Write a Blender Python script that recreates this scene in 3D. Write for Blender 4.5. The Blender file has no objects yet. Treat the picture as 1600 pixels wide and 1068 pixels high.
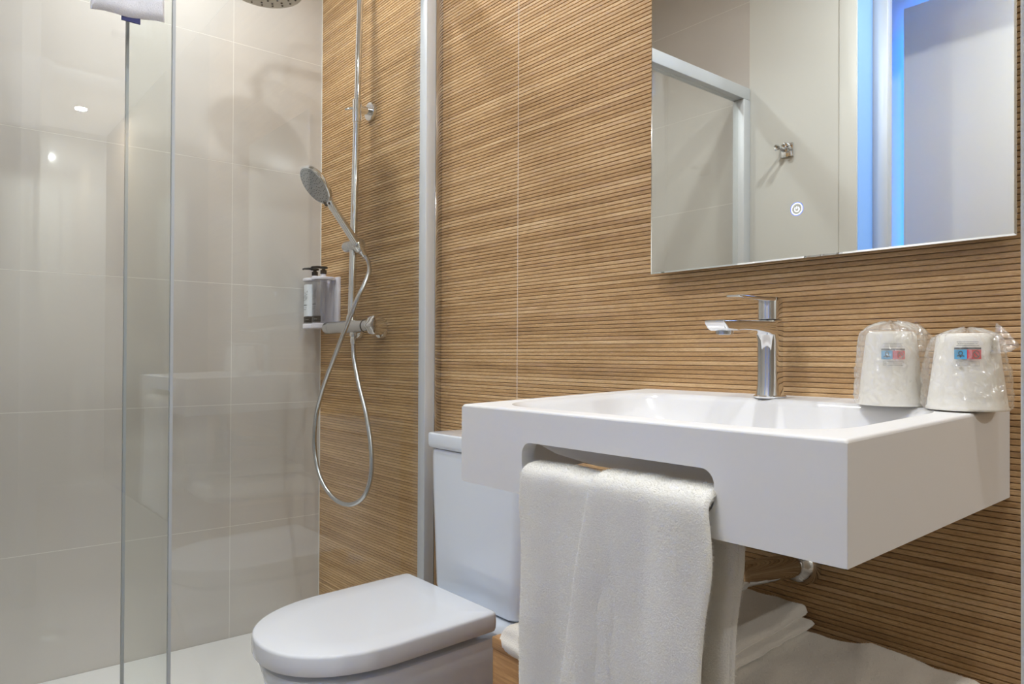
import bpy, bmesh, math, random
import numpy as np
from mathutils import Vector, Matrix, noise as mnoise

random.seed(7)
rng = np.random.default_rng(7)
sc = bpy.context.scene
C = sc.collection
PI = math.pi

# ------------------------------------------------------------------ camera, world, light, exposure
cam_d = bpy.data.cameras.new('camera')
cam = bpy.data.objects.new('camera', cam_d)
C.objects.link(cam)
sc.camera = cam
Rm = ((0.6359327, -0.0027148, -0.7717397), (0.7717299, 0.0083884, 0.6358951), (0.0047473, -0.9999611, 0.0074295))
cam.matrix_world = Matrix(((Rm[0][0], -Rm[0][1], -Rm[0][2], 2.39026),
                           (Rm[1][0], -Rm[1][1], -Rm[1][2], -1.1),
                           (Rm[2][0], -Rm[2][1], -Rm[2][2], 0.93), (0, 0, 0, 1)))
cam_d.sensor_width = 36.0
cam_d.lens = 1137.1016 / 1600 * 36
cam_d.shift_y = 14 / 1600
cam_d.clip_start = 0.02

world = bpy.data.worlds.new('world')
sc.world = world
world.use_nodes = True
world.node_tree.nodes['Background'].inputs[0].default_value = (0.9, 0.93, 1.0, 1)
world.node_tree.nodes['Background'].inputs[1].default_value = 0.3

CEIL = 2.55
LAMP_W = 11.0
LAMP_COL = (0.955, 0.985, 1.0)
LED_STRENGTH = 38.0
sc.view_settings.view_transform = 'Standard'
sc.view_settings.look = 'None'
sc.view_settings.gamma = 1.0
sc.view_settings.use_curve_mapping = False
sc.view_settings.exposure = 0.1
sc.cycles.use_denoising = True
sc.cycles.max_bounces = 12
sc.cycles.diffuse_bounces = 5
sc.cycles.glossy_bounces = 6
sc.cycles.transparent_max_bounces = 24
sc.cycles.caustics_reflective = False
sc.cycles.caustics_refractive = False
sc.cycles.sample_clamp_indirect = 6.0


# ------------------------------------------------------------------ materials
def lin(c):
    return tuple((v / 255 / 12.92 if v / 255 <= 0.04045 else ((v / 255 + 0.055) / 1.055) ** 2.4) for v in c) + (1.0,)


def mat(name, col, rough=0.5, metal=0.0, spec=0.5, emit=None, estr=0.0, coat=0.0, sss=0.0):
    m = bpy.data.materials.new(name)
    m.use_nodes = True
    b = m.node_tree.nodes['Principled BSDF']
    b.inputs['Base Color'].default_value = lin(col)
    b.inputs['Roughness'].default_value = rough
    b.inputs['Metallic'].default_value = metal
    b.inputs['Specular IOR Level'].default_value = spec
    b.inputs['Coat Weight'].default_value = coat
    b.inputs['Coat Roughness'].default_value = 0.04
    if emit:
        b.inputs['Emission Color'].default_value = lin(emit)
        b.inputs['Emission Strength'].default_value = estr
    if sss:
        b.inputs['Subsurface Weight'].default_value = sss
        b.inputs['Subsurface Radius'].default_value = (0.01, 0.01, 0.008)
        b.inputs['Subsurface Scale'].default_value = 1.0
    return m


def N(nt, t, **kw):
    n = nt.nodes.new(t)
    for k, v in kw.items():
        setattr(n, k, v)
    return n


def math_node(nt, op, a, b=None, c=None):
    n = N(nt, 'ShaderNodeMath', operation=op)
    for i, v in enumerate((a, b, c)):
        if v is None:
            continue
        if isinstance(v, (int, float)):
            n.inputs[i].default_value = v
        else:
            nt.links.new(v, n.inputs[i])
    return n.outputs[0]


def mix_col(nt, fac, a, b, blend='MIX'):
    n = N(nt, 'ShaderNodeMix', data_type='RGBA', blend_type=blend)
    for i, v in ((0, fac), (6, a), (7, b)):
        if isinstance(v, (int, float)):
            n.inputs[i].default_value = v
        elif isinstance(v, tuple):
            n.inputs[i].default_value = v
        else:
            nt.links.new(v, n.inputs[i])
    return n.outputs[2]


def add_noise_bump(m, scale, strength, dist=0.001, detail=4.0, coord='Object'):
    nt = m.node_tree
    b = nt.nodes['Principled BSDF']
    tc = N(nt, 'ShaderNodeTexCoord')
    nz = N(nt, 'ShaderNodeTexNoise')
    nz.inputs['Scale'].default_value = scale
    nz.inputs['Detail'].default_value = detail
    nt.links.new(tc.outputs[coord], nz.inputs['Vector'])
    bp = N(nt, 'ShaderNodeBump')
    bp.inputs['Strength'].default_value = strength
    bp.inputs['Distance'].default_value = dist
    nt.links.new(nz.outputs['Fac'], bp.inputs['Height'])
    nt.links.new(bp.outputs[0], b.inputs['Normal'])
    return nz.outputs['Fac']


PITCH = 0.0081


def wood_slat_mat():
    m = mat('wood_look_porcelain', (180, 140, 96), 0.5)
    nt = m.node_tree
    b = nt.nodes['Principled BSDF']
    geo = N(nt, 'ShaderNodeNewGeometry')
    sep = N(nt, 'ShaderNodeSeparateXYZ')
    nt.links.new(geo.outputs['Position'], sep.inputs[0])
    row = math_node(nt, 'FLOOR', math_node(nt, 'DIVIDE', sep.outputs['Z'], PITCH))
    wn = N(nt, 'ShaderNodeTexWhiteNoise', noise_dimensions='1D')
    nt.links.new(row, wn.inputs['W'])
    # long tone patches inside a row
    def vec(x, y, z):
        c = N(nt, 'ShaderNodeCombineXYZ')
        for i, v in enumerate((x, y, z)):
            if isinstance(v, (int, float)):
                c.inputs[i].default_value = v
            else:
                nt.links.new(v, c.inputs[i])
        return c.outputs[0]
    n1 = N(nt, 'ShaderNodeTexNoise')
    n1.inputs['Scale'].default_value = 1.0
    n1.inputs['Detail'].default_value = 3.0
    nt.links.new(vec(math_node(nt, 'MULTIPLY', sep.outputs['X'], 4.0), math_node(nt, 'MULTIPLY', row, 7.31), 3.3), n1.inputs['Vector'])
    n2 = N(nt, 'ShaderNodeTexNoise')
    n2.inputs['Scale'].default_value = 1.0
    n2.inputs['Detail'].default_value = 5.0
    n2.inputs['Roughness'].default_value = 0.65
    nt.links.new(vec(math_node(nt, 'MULTIPLY', sep.outputs['X'], 45.0), math_node(nt, 'MULTIPLY', sep.outputs['Z'], 900.0), row), n2.inputs['Vector'])
    n3 = N(nt, 'ShaderNodeTexNoise')
    n3.inputs['Scale'].default_value = 1.0
    n3.inputs['Detail'].default_value = 6.0
    n3.inputs['Roughness'].default_value = 0.7
    nt.links.new(vec(math_node(nt, 'MULTIPLY', sep.outputs['X'], 150.0), math_node(nt, 'MULTIPLY', sep.outputs['Z'], 1300.0), row), n3.inputs['Vector'])
    t = math_node(nt, 'MULTIPLY', wn.outputs['Value'], 0.12)
    t = math_node(nt, 'MULTIPLY_ADD', n1.outputs['Fac'], 0.40, t)
    t = math_node(nt, 'MULTIPLY_ADD', n2.outputs['Fac'], 0.50, t)
    t = math_node(nt, 'MULTIPLY_ADD', n3.outputs['Fac'], 0.42, t)
    ramp = N(nt, 'ShaderNodeValToRGB')
    ramp.color_ramp.elements[0].position = 0.45
    ramp.color_ramp.elements[0].color = lin((134, 101, 66))
    ramp.color_ramp.elements[1].position = 0.90
    ramp.color_ramp.elements[1].color = lin((230, 198, 154))
    e = ramp.color_ramp.elements.new(0.71)
    e.color = lin((196, 158, 112))
    nt.links.new(t, ramp.inputs[0])
    # a few pinkish-grey streaks
    n4 = N(nt, 'ShaderNodeTexNoise')
    n4.inputs['Scale'].default_value = 1.0
    n4.inputs['Detail'].default_value = 2.0
    nt.links.new(vec(math_node(nt, 'MULTIPLY', sep.outputs['X'], 9.0), math_node(nt, 'MULTIPLY', row, 1.7), 11.0), n4.inputs['Vector'])
    st = N(nt, 'ShaderNodeMapRange')
    st.inputs[1].default_value = 0.55
    st.inputs[2].default_value = 0.78
    st.inputs[4].default_value = 0.5
    nt.links.new(n4.outputs['Fac'], st.inputs[0])
    col = mix_col(nt, st.outputs[0], ramp.outputs[0], lin((194, 160, 132)))
    nt.links.new(col, b.inputs['Base Color'])
    bp = N(nt, 'ShaderNodeBump')
    bp.inputs['Strength'].default_value = 0.35
    bp.inputs['Distance'].default_value = 0.0006
    nt.links.new(n2.outputs['Fac'], bp.inputs['Height'])
    nt.links.new(bp.outputs[0], b.inputs['Normal'])
    b.inputs['Roughness'].default_value = 0.42
    b.inputs['Specular IOR Level'].default_value = 0.4
    return m


def plain_wood_mat():
    m = mat('oak_board', (186, 142, 96), 0.45)
    nt = m.node_tree
    b = nt.nodes['Principled BSDF']
    tc = N(nt, 'ShaderNodeTexCoord')
    mp = N(nt, 'ShaderNodeMapping')
    mp.inputs['Scale'].default_value = (9.0, 160.0, 160.0)
    nt.links.new(tc.outputs['Object'], mp.inputs[0])
    nz = N(nt, 'ShaderNodeTexNoise')
    nz.inputs['Scale'].default_value = 1.0
    nz.inputs['Detail'].default_value = 6.0
    nz.inputs['Roughness'].default_value = 0.7
    nt.links.new(mp.outputs[0], nz.inputs['Vector'])
    ramp = N(nt, 'ShaderNodeValToRGB')
    ramp.color_ramp.elements[0].position = 0.3
    ramp.color_ramp.elements[0].color = lin((150, 106, 62))
    ramp.color_ramp.elements[1].position = 0.7
    ramp.color_ramp.elements[1].color = lin((205, 160, 110))
    nt.links.new(nz.outputs['Fac'], ramp.inputs[0])
    nt.links.new(ramp.outputs[0], b.inputs['Base Color'])
    return m


def tile_mat():
    m = mat('polished_beige_tile', (206, 203, 196), 0.03, spec=0.5)
    nt = m.node_tree
    b = nt.nodes['Principled BSDF']
    tc = N(nt, 'ShaderNodeTexCoord')
    nz = N(nt, 'ShaderNodeTexNoise')
    nz.inputs['Scale'].default_value = 5.0
    nz.inputs['Detail'].default_value = 6.0
    nt.links.new(tc.outputs['Object'], nz.inputs['Vector'])
    col = mix_col(nt, nz.outputs['Fac'], lin((200, 195, 190)), lin((209, 204, 199)))
    nt.links.new(col, b.inputs['Base Color'])
    return m


def thin_glass_mat(name, tint, refl=0.04, gloss_rough=0.0, haze=0.0, haze_col=(230, 230, 230)):
    """clear pane: straight transmission plus Fresnel reflection at each of its two faces"""
    m = bpy.data.materials.new(name)
    m.use_nodes = True
    nt = m.node_tree
    nt.nodes.remove(nt.nodes['Principled BSDF'])
    out = nt.nodes['Material Output']
    tr = N(nt, 'ShaderNodeBsdfTransparent')
    tr.inputs[0].default_value = tint
    gl = N(nt, 'ShaderNodeBsdfAnisotropic')
    gl.inputs['Roughness'].default_value = gloss_rough
    gl.inputs['Color'].default_value = (1, 1, 1, 1)
    lw = N(nt, 'ShaderNodeLayerWeight')
    lw.inputs[0].default_value = 0.5
    p5 = math_node(nt, 'POWER', lw.outputs['Facing'], 5.0)
    fac = math_node(nt, 'MULTIPLY_ADD', p5, 1 - refl, refl)
    mx = N(nt, 'ShaderNodeMixShader')
    nt.links.new(fac, mx.inputs[0])
    base = tr.outputs[0]
    if haze:
        df = N(nt, 'ShaderNodeBsdfTranslucent')
        df.inputs[0].default_value = lin(haze_col)
        d2 = N(nt, 'ShaderNodeBsdfDiffuse')
        d2.inputs[0].default_value = lin(haze_col)
        ad = N(nt, 'ShaderNodeMixShader')
        ad.inputs[0].default_value = 0.65
        nt.links.new(df.outputs[0], ad.inputs[1])
        nt.links.new(d2.outputs[0], ad.inputs[2])
        m2 = N(nt, 'ShaderNodeMixShader')
        m2.inputs[0].default_value = haze
        nt.links.new(base, m2.inputs[1])
        nt.links.new(ad.outputs[0], m2.inputs[2])
        base = m2.outputs[0]
    nt.links.new(base, mx.inputs[1])
    nt.links.new(gl.outputs[0], mx.inputs[2])
    nt.links.new(mx.outputs[0], out.inputs[0])
    return m


M = {}
M['slat'] = wood_slat_mat()
M['groove'] = mat('groove_grout', (136, 116, 90), 0.8)
M['tile'] = tile_mat()
M['grout'] = mat('pale_grout', (234, 231, 225), 0.7)
M['wood_joint'] = mat('joint_grout', (222, 206, 192), 0.7)
M['paint'] = mat('white_wall_paint', (216, 216, 211), 0.35, spec=0.4)
add_noise_bump(M['paint'], 260, 0.04)
M['ceiling'] = mat('ceiling_paint', (238, 237, 233), 0.8)
M['floor'] = mat('grey_floor_tile', (168, 158, 146), 0.3)
M['tray'] = mat('white_shower_resin', (245, 245, 246), 0.4)
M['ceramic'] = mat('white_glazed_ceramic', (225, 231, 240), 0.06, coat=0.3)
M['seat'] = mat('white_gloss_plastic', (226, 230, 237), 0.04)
M['solid'] = mat('matt_white_solid_surface', (236, 236, 236), 0.5, spec=0.35)
M['bowl'] = mat('gloss_white_bowl', (236, 236, 237), 0.16)
M['chrome'] = mat('chrome', (228, 230, 233), 0.045, 1.0)
M['chrome_soft'] = mat('satin_chrome', (205, 208, 212), 0.22, 1.0)
M['alu'] = mat('matt_silver_aluminium', (212, 216, 220), 0.42, 0.3)
M['alu_gloss'] = mat('polished_aluminium', (215, 215, 215), 0.08, 1.0)
M['mirror'] = mat('mirror_silver', (240, 243, 241), 0.0, 1.0)
M['mirror_edge'] = mat('mirror_bevel', (236, 246, 244), 0.03, 1.0)
M['dark'] = mat('dark_plastic', (52, 54, 56), 0.4)
M['black'] = mat('black_plastic', (18, 18, 20), 0.3)
M['nozzle_grey'] = mat('grey_spray_face', (168, 172, 177), 0.3, 0.3)
M['rain_face'] = mat('satin_spray_disc', (186, 184, 176), 0.3, 0.5)
M['seal'] = mat('grey_edge_seal', (186, 192, 197), 0.3)
M['glass'] = thin_glass_mat('shower_glass', (0.972, 0.986, 0.978, 1))
M['box'] = plain_wood_mat()
M['cup'] = mat('white_plastic_cup', (250, 246, 238), 0.4, sss=0.1)
M['bag1'] = thin_glass_mat('milky_plastic_bag', (0.985, 0.985, 0.98, 1), 0.12, 0.10, 0.26, (255, 254, 250))
M['bag2'] = thin_glass_mat('clear_plastic_bag', (0.985, 0.985, 0.98, 1), 0.10, 0.09, 0.14, (255, 254, 250))
M['lab_blue'] = mat('print_blue', (92, 176, 224), 0.5)
M['lab_red'] = mat('print_red', (226, 62, 70), 0.5)
M['lab_pink'] = mat('print_pink', (226, 128, 140), 0.5)
M['lab_ink'] = mat('print_ink', (92, 94, 98), 0.5)
M['lab_grey'] = mat('print_light_grey', (196, 192, 186), 0.5)
M['dispenser'] = mat('white_translucent_plastic', (232, 230, 240), 0.3)
M['bottle_clear'] = thin_glass_mat('clear_bottle', (0.955, 0.96, 0.968, 1), 0.05, 0.05, 0.08, (222, 224, 236))
M['bottle_white'] = mat('white_label', (226, 230, 236), 0.4)
M['band'] = mat('black_label_band', (34, 32, 30), 0.4)
M['ink'] = mat('black_ink', (28, 30, 34), 0.5)
M['band_text'] = mat('grey_band_text', (150, 148, 142), 0.5)
M['led_blue'] = mat('blue_led', (30, 90, 255), 0.5, emit=(34, 126, 255), estr=LED_STRENGTH)
M['reveal_glow'] = mat('reveal_painted_light', (150, 190, 235), 0.5, emit=(92, 152, 250), estr=0.40)  # emission stands in for blue light falling on the door reveal
M['lamp'] = mat('lamp_diffuser', (255, 255, 255), 0.5, emit=(255, 246, 232), estr=90)
M['button'] = mat('lit_touch_button', (240, 246, 255), 0.5, emit=(226, 238, 255), estr=1.4)
M['button_glow'] = mat('button_halo', (120, 140, 250), 0.5, emit=(132, 150, 255), estr=0.55)
M['tag'] = mat('dark_blue_woven_tag', (66, 70, 120), 0.8)
M['panel'] = mat('warm_white_panel', (226, 222, 212), 0.4)


def terry(name, col):
    m = mat(name, col, 0.95, spec=0.1)
    m.node_tree.nodes['Principled BSDF'].inputs['Sheen Weight'].default_value = 0.3
    add_noise_bump(m, 520, 0.6, 0.002, 3.0)
    return m


M['towel'] = terry('white_terry', (240, 238, 231))
M['towel_blue'] = terry('cool_white_terry', (234, 236, 244))
M['towel_warm'] = terry('warm_white_terry', (236, 230, 220))


# ------------------------------------------------------------------ geometry helpers
def obj(name, bm, m, parent=None, smooth=True, angle=35):
    me = bpy.data.meshes.new(name)
    if isinstance(bm, tuple):
        v, f = bm
        me.from_pydata([tuple(p) for p in v], [], [tuple(q) for q in f])
    else:
        bmesh.ops.recalc_face_normals(bm, faces=bm.faces)
        bm.to_mesh(me)
        bm.free()
    me.validate()
    if smooth:
        me.polygons.foreach_set('use_smooth', [True] * len(me.polygons))
        me.set_sharp_from_angle(angle=math.radians(angle))
    for k in (m if isinstance(m, (list, tuple)) else (m,)):
        me.materials.append(M[k])
    o = bpy.data.objects.new(name, me)
    C.objects.link(o)
    if parent is not None:
        o.parent = parent
        if parent.type == 'EMPTY':
            o.matrix_parent_inverse = Matrix.Translation(-Vector(parent.location))
    return o


def thing(name, label, cat, loc, group=None):
    o = bpy.data.objects.new(name, None)
    o.empty_display_size = 0.05
    C.objects.link(o)
    o.location = loc
    o['label'] = label
    o['category'] = cat
    if group:
        o['group'] = group
    return o


def tag(o, label, cat, group=None):
    o['label'] = label
    o['category'] = cat
    if group:
        o['group'] = group
    return o


def struct(o):
    o['kind'] = 'structure'
    return o


def box(bm, x0, x1, y0, y1, z0, z1, bev=0.0, seg=2):
    vs = [bm.verts.new((x, y, z)) for x in (x0, x1) for y in (y0, y1) for z in (z0, z1)]
    idx = ((0, 1, 3, 2), (4, 6, 7, 5), (0, 4, 5, 1), (2, 3, 7, 6), (0, 2, 6, 4), (1, 5, 7, 3))
    fs = [bm.faces.new([vs[i] for i in q]) for q in idx]
    if bev > 0:
        es = set(e for f in fs for e in f.edges)
        bmesh.ops.bevel(bm, geom=list(es), offset=bev, segments=seg, affect='EDGES', profile=0.5)
    return bm


def boxm(*a, **k):
    return box(bmesh.new(), *a, **k)


def loft(bm, loops, cap0=True, cap1=True):
    rings = [[bm.verts.new(p) for p in L] for L in loops]
    n = len(rings[0])
    for a, b in zip(rings, rings[1:]):
        for i in range(n):
            j = (i + 1) % n
            bm.faces.new((a[i], a[j], b[j], b[i]))
    if cap0:
        bm.faces.new(list(reversed(rings[0])))
    if cap1:
        bm.faces.new(rings[-1])
    return bm


def frame_for(d):
    d = Vector(d).normalized()
    a = Vector((0, 0, 1)) if abs(d.z) < 0.9 else Vector((1, 0, 0))
    u = d.cross(a).normalized()
    v = d.cross(u).normalized()
    return u, v


def lathe(bm, prof, org, axis=(0, 0, 1), n=32, cap0=True, cap1=True):
    """prof: (radius, distance along axis)"""
    ax = Vector(axis).normalized()
    u, v = frame_for(ax)
    org = Vector(org)
    loops = []
    for r, h in prof:
        loops.append([org + ax * h + (u * math.cos(2 * PI * k / n) + v * math.sin(2 * PI * k / n)) * max(r, 1e-5) for k in range(n)])
    return loft(bm, loops, cap0, cap1)


def tube(bm, pts, r, n=14, caps=True):
    pts = [Vector(p) for p in pts]
    rs = r if isinstance(r, (list, tuple)) else [r] * len(pts)
    loops = []
    u = None
    for i, p in enumerate(pts):
        d = (pts[min(i + 1, len(pts) - 1)] - pts[max(i - 1, 0)]).normalized()
        if u is None:
            u, _ = frame_for(d)
        u = (u - d * u.dot(d)).normalized()
        v = d.cross(u)
        loops.append([p + (u * math.cos(2 * PI * k / n) + v * math.sin(2 * PI * k / n)) * rs[i] for k in range(n)])
    return loft(bm, loops, caps, caps)


def smooth_path(pts, sub=8):
    P = [Vector(p) for p in pts]
    P = [P[0] * 2 - P[1]] + P + [P[-1] * 2 - P[-2]]
    out = []
    for i in range(1, len(P) - 2):
        for k in range(sub):
            t = k / sub
            a, b, c, d = P[i - 1], P[i], P[i + 1], P[i + 2]
            out.append(0.5 * ((2 * b) + (c - a) * t + (2 * a - 5 * b + 4 * c - d) * t * t + (3 * b - a - 3 * c + d) * t ** 3))
    out.append(P[-2])
    return out


def rrect(cx, cy, hx, hy, r, k=8):
    """rounded rectangle, 4*(k+1) points counter-clockwise"""
    r = min(r, hx, hy)
    pts = []
    for q, (sx, sy) in enumerate(((1, 1), (-1, 1), (-1, -1), (1, -1))):
        for i in range(k + 1):
            a = q * PI / 2 + i / k * PI / 2
            pts.append((cx + sx * (hx - r) + r * math.cos(a), cy + sy * (hy - r) + r * math.sin(a)))
    return pts


def plate(bm, outer, holes, to3d, thick):
    """flat plate with holes; to3d(u, v, d) maps to space"""
    es = []
    for lp in [outer] + holes:
        vs = [bm.verts.new(to3d(u, v, 0)) for u, v in lp]
        for i in range(len(vs)):
            es.append(bm.edges.new((vs[i], vs[(i + 1) % len(vs)])))
    r = bmesh.ops.triangle_fill(bm, use_beauty=True, use_dissolve=False, edges=es)
    fs = [g for g in r['geom'] if isinstance(g, bmesh.types.BMFace)]
    ex = bmesh.ops.extrude_face_region(bm, geom=fs)
    off = Vector(to3d(0, 0, thick)) - Vector(to3d(0, 0, 0))
    bmesh.ops.translate(bm, verts=[g for g in ex['geom'] if isinstance(g, bmesh.types.BMVert)], vec=off)
    return bm


def stroke_flat(bm, pts, w, to3d, closed=False):
    """ribbon along a 2-D polyline placed by to3d(u, v)"""
    P = [Vector((p[0], p[1], 0)) for p in pts]
    n = len(P)
    L, Rr = [], []
    for i in range(n):
        a = P[(i - 1) % n] if closed or i > 0 else P[i]
        b = P[(i + 1) % n] if closed or i < n - 1 else P[i]
        d = (b - a).normalized()
        nn = Vector((-d.y, d.x, 0)) * w / 2
        L.append(bm.verts.new(to3d((P[i] + nn).x, (P[i] + nn).y)))
        Rr.append(bm.verts.new(to3d((P[i] - nn).x, (P[i] - nn).y)))
    for i in range(n if closed else n - 1):
        j = (i + 1) % n
        bm.faces.new((L[i], L[j], Rr[j], Rr[i]))
    return bm


def arc(cx, cy, r, a0, a1, n=20):
    return [(cx + r * math.cos(math.radians(a0 + (a1 - a0) * i / n)), cy + r * math.sin(math.radians(a0 + (a1 - a0) * i / n))) for i in range(n + 1)]


# ------------------------------------------------------------------ cloth helpers (numpy)
def grid_normals(G):
    du = np.gradient(G, axis=0)
    dv = np.gradient(G, axis=1)
    n = np.cross(du, dv)
    n /= np.maximum(np.linalg.norm(n, axis=2, keepdims=True), 1e-9)
    return n


def thick_sheet(G, th, edge=3):
    """closed rounded cloth from a centre grid G (a, b, 3) with thickness th"""
    a, b = G.shape[:2]
    n = grid_normals(G)
    T = th if isinstance(th, np.ndarray) else np.full((a, b), th)
    i = np.minimum(np.arange(a), a - 1 - np.arange(a)).astype(float)
    j = np.minimum(np.arange(b), b - 1 - np.arange(b)).astype(float)
    fi = np.sqrt(np.clip(1 - (1 - np.clip(i / edge, 0, 1)) ** 2, 0, 1))
    fj = np.sqrt(np.clip(1 - (1 - np.clip(j / edge, 0, 1)) ** 2, 0, 1))
    prof = np.maximum(np.minimum(fi[:, None], fj[None, :]), 0.02)
    top = G + n * (T * prof / 2)[..., None]
    bot = G - n * (T * prof / 2)[..., None]
    V = np.concatenate([top.reshape(-1, 3), bot.reshape(-1, 3)])
    F = []
    idx = np.arange(a * b).reshape(a, b)
    q = np.stack([idx[:-1, :-1], idx[1:, :-1], idx[1:, 1:], idx[:-1, 1:]], -1).reshape(-1, 4)
    F.append(q)
    F.append((q + a * b)[:, ::-1])
    o = a * b
    rim = []
    for k in range(a - 1):
        rim.append((idx[k, 0], idx[k, 0] + o, idx[k + 1, 0] + o, idx[k + 1, 0]))
        rim.append((idx[k + 1, -1], idx[k + 1, -1] + o, idx[k, -1] + o, idx[k, -1]))
    for k in range(b - 1):
        rim.append((idx[0, k + 1], idx[0, k + 1] + o, idx[0, k] + o, idx[0, k]))
        rim.append((idx[-1, k], idx[-1, k] + o, idx[-1, k + 1] + o, idx[-1, k + 1]))
    F.append(np.array(rim))
    return V, np.concatenate(F)


def join_vf(parts):
    V, F, o = [], [], 0
    for v, f in parts:
        V.append(v)
        F.append(np.asarray(f) + o)
        o += len(v)
    return np.concatenate(V), np.concatenate(F)


def fuzz(V, F, count, length, width, keep=None):
    """short terry pile: little blades standing on a quad mesh"""
    A, B, Cc, D = (V[F[:, k]] for k in range(4))
    nrm = np.cross(B - A, D - A)
    area = np.linalg.norm(np.cross(Cc - A, D - B), axis=1) / 2
    nn = np.cross(Cc - A, D - B)
    nn /= np.maximum(np.linalg.norm(nn, axis=1, keepdims=True), 1e-9)
    if keep is not None:
        area = area * keep((A + B + Cc + D) / 4, nn)
    p = area / area.sum()
    f = rng.choice(len(F), count, p=p)
    u, v = rng.random((2, count, 1))
    P = (A[f] * (1 - u) + B[f] * u) * (1 - v) + (D[f] * (1 - u) + Cc[f] * u) * v
    t = rng.normal(size=(count, 3))
    d = nn[f] + t * 0.55
    d /= np.linalg.norm(d, axis=1, keepdims=True)
    s = np.cross(d, rng.normal(size=(count, 3)))
    s /= np.maximum(np.linalg.norm(s, axis=1, keepdims=True), 1e-9)
    L = length * (0.5 + rng.random((count, 1)))
    v0 = P - s * width / 2 - nn[f] * 0.0004
    v1 = P + s * width / 2 - nn[f] * 0.0004
    v2 = P + d * L
    VV = np.stack([v0, v1, v2], 1).reshape(-1, 3)
    FF = np.arange(count * 3).reshape(-1, 3)
    return VV, FF


def fbm(x, y, z, oct=3):
    return mnoise.fractal(Vector((x, y, z)), 1.0, 2.0, oct)


# ================================================================== THE SETTING
struct(obj('floor', boxm(-0.1, 5.3, -2.2, 0.1, -0.05, 0.0), 'floor'))
struct(obj('ceiling', boxm(-0.1, 5.3, -2.2, 0.1, CEIL, CEIL + 0.05), 'ceiling'))

# --- wall_left: 40 x 120 cm polished tiles
wl = struct(obj('wall_left', boxm(-0.1, -0.0002, -1.5, 0.05, 0, CEIL), 'grout'))
Z_EDGES = [0.0, 0.378, 0.770, 1.159, 1.549, 1.943, 2.334, CEIL]
for y0, y1 in ((-0.305, 0.0), (-1.5, -0.305)):
    for z0, z1 in zip(Z_EDGES, Z_EDGES[1:]):
        if z1 - z0 < 0.05:
            continue
        obj('tile', boxm(-0.009, 0.0, y0 + 0.0007, y1 - 0.0007, z0 + 0.0007, z1 - 0.0007), 'tile', wl)

# --- wall_back: ridged wood-look porcelain, one long joint
XJ = 1.0742
XR = 2.72
wb = struct(obj('wall_back', boxm(-0.1, 5.2, 0.0020, 0.1, 0, CEIL), 'groove'))
PROF = [(0.0022, 0.0001), (0.0005, 0.0006), (0.0, 0.0013), (0.0, 0.0065), (0.0005, 0.0071), (0.0022, 0.0076)]


def slat_vf(x0, x1, z):
    V = [(x, y, z + h) for x in (x0, x1) for y, h in PROF]
    n = len(PROF)
    F = [(i, i + n, i + n + 1, i + 1) for i in range(n - 1)]
    return V, F


me_slat = bpy.data.meshes.new('slat')
v, f = slat_vf(XJ + 0.0012, XR, 0.0)
f = f + [tuple(range(5, -1, -1)), tuple(range(6, 12))]
me_slat.from_pydata(v, [], f)
me_slat.materials.append(M['slat'])
nrow = int(CEIL / PITCH)
sv, sf = [], []


def stuff_row(x0, x1, r):
    v, f = slat_vf(x0, x1, r * PITCH)
    o = len(sv)
    sv.extend(v)
    sf.extend([tuple(i + o for i in q) for q in f])


for r in range(nrow):
    z = r * PITCH
    if 0.42 < z < 1.84:
        o = bpy.data.objects.new('slat', me_slat)
        C.objects.link(o)
        o.location = (0, 0, z)
        o.parent = wb
    else:
        stuff_row(XJ + 0.0012, XR, r)
    stuff_row(0.003, XJ - 0.0012, r)
fld = obj('slat_field', (sv, sf), 'slat', wb, smooth=False)
fld['kind'] = 'stuff'
obj('joint', boxm(XJ - 0.0012, XJ + 0.0012, 0.0002, 0.003, 0, CEIL), 'wood_joint', wb)
obj('corner_sealant', boxm(0.0, 0.0042, -0.0006, 0.003, 0, CEIL), 'grout', wb)

# --- wall_right: the partition whose edge shows at the right rim of the picture
struct(obj('wall_right', boxm(2.3062, 5.2, -0.80, -0.74, 0, CEIL, bev=0.002), 'paint'))
struct(obj('wall_end', boxm(5.2, 5.3, -2.2, 0.1, 0, CEIL), 'paint'))
# --- wall_front: opposite wall, seen in the mirror, with the doorway
bm = boxm(0.775, 1.136, -1.61, -1.5, 0, CEIL)
box(bm, 2.30, 5.2, -1.61, -1.5, 0, CEIL)
box(bm, 1.136, 2.30, -1.61, -1.5, 2.335, CEIL)
wf = struct(obj('wall_front', bm, 'paint'))
wft = struct(obj('wall_front_shower', boxm(-0.1, 0.775, -1.61, -1.5002, 0, CEIL), 'grout'))
for z0, z1 in zip(Z_EDGES, Z_EDGES[1:]):
    if z1 - z0 < 0.05:
        continue
    obj('tile', boxm(0.001, 0.774, -1.508, -1.5, z0 + 0.0007, z1 - 0.0007), 'tile', wft)
bm = boxm(1.136, 1.199, -1.61, -1.494, 0, 2.335, bev=0.002)
tr1 = struct(obj('trim_1', bm, 'paint'))
obj('door_stop', boxm(1.199, 1.252, -1.65, -1.61, 0, 2.335, bev=0.002), 'alu', tr1)
st = obj('glowing_reveal', boxm(1.199, 1.203, -1.606, -1.500, 0.05, 2.32, bev=0.0008, seg=1), 'reveal_glow')  # inner face of the door jamb; its blue light is painted as a glow
tag(st, 'doorway reveal with its blue light put in as a soft glow, seen in the mirror', 'door reveal')
struct(obj('trim_2', boxm(2.24, 2.30, -1.61, -1.494, 0, 2.335, bev=0.002), 'paint'))
struct(obj('wall_corridor', boxm(0.0, 5.2, -2.2, -2.09, 0, CEIL), 'paint'))
struct(obj('wall_corridor_side', boxm(0.78, 0.86, -2.09, -1.61, 0, CEIL), 'paint'))

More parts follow.
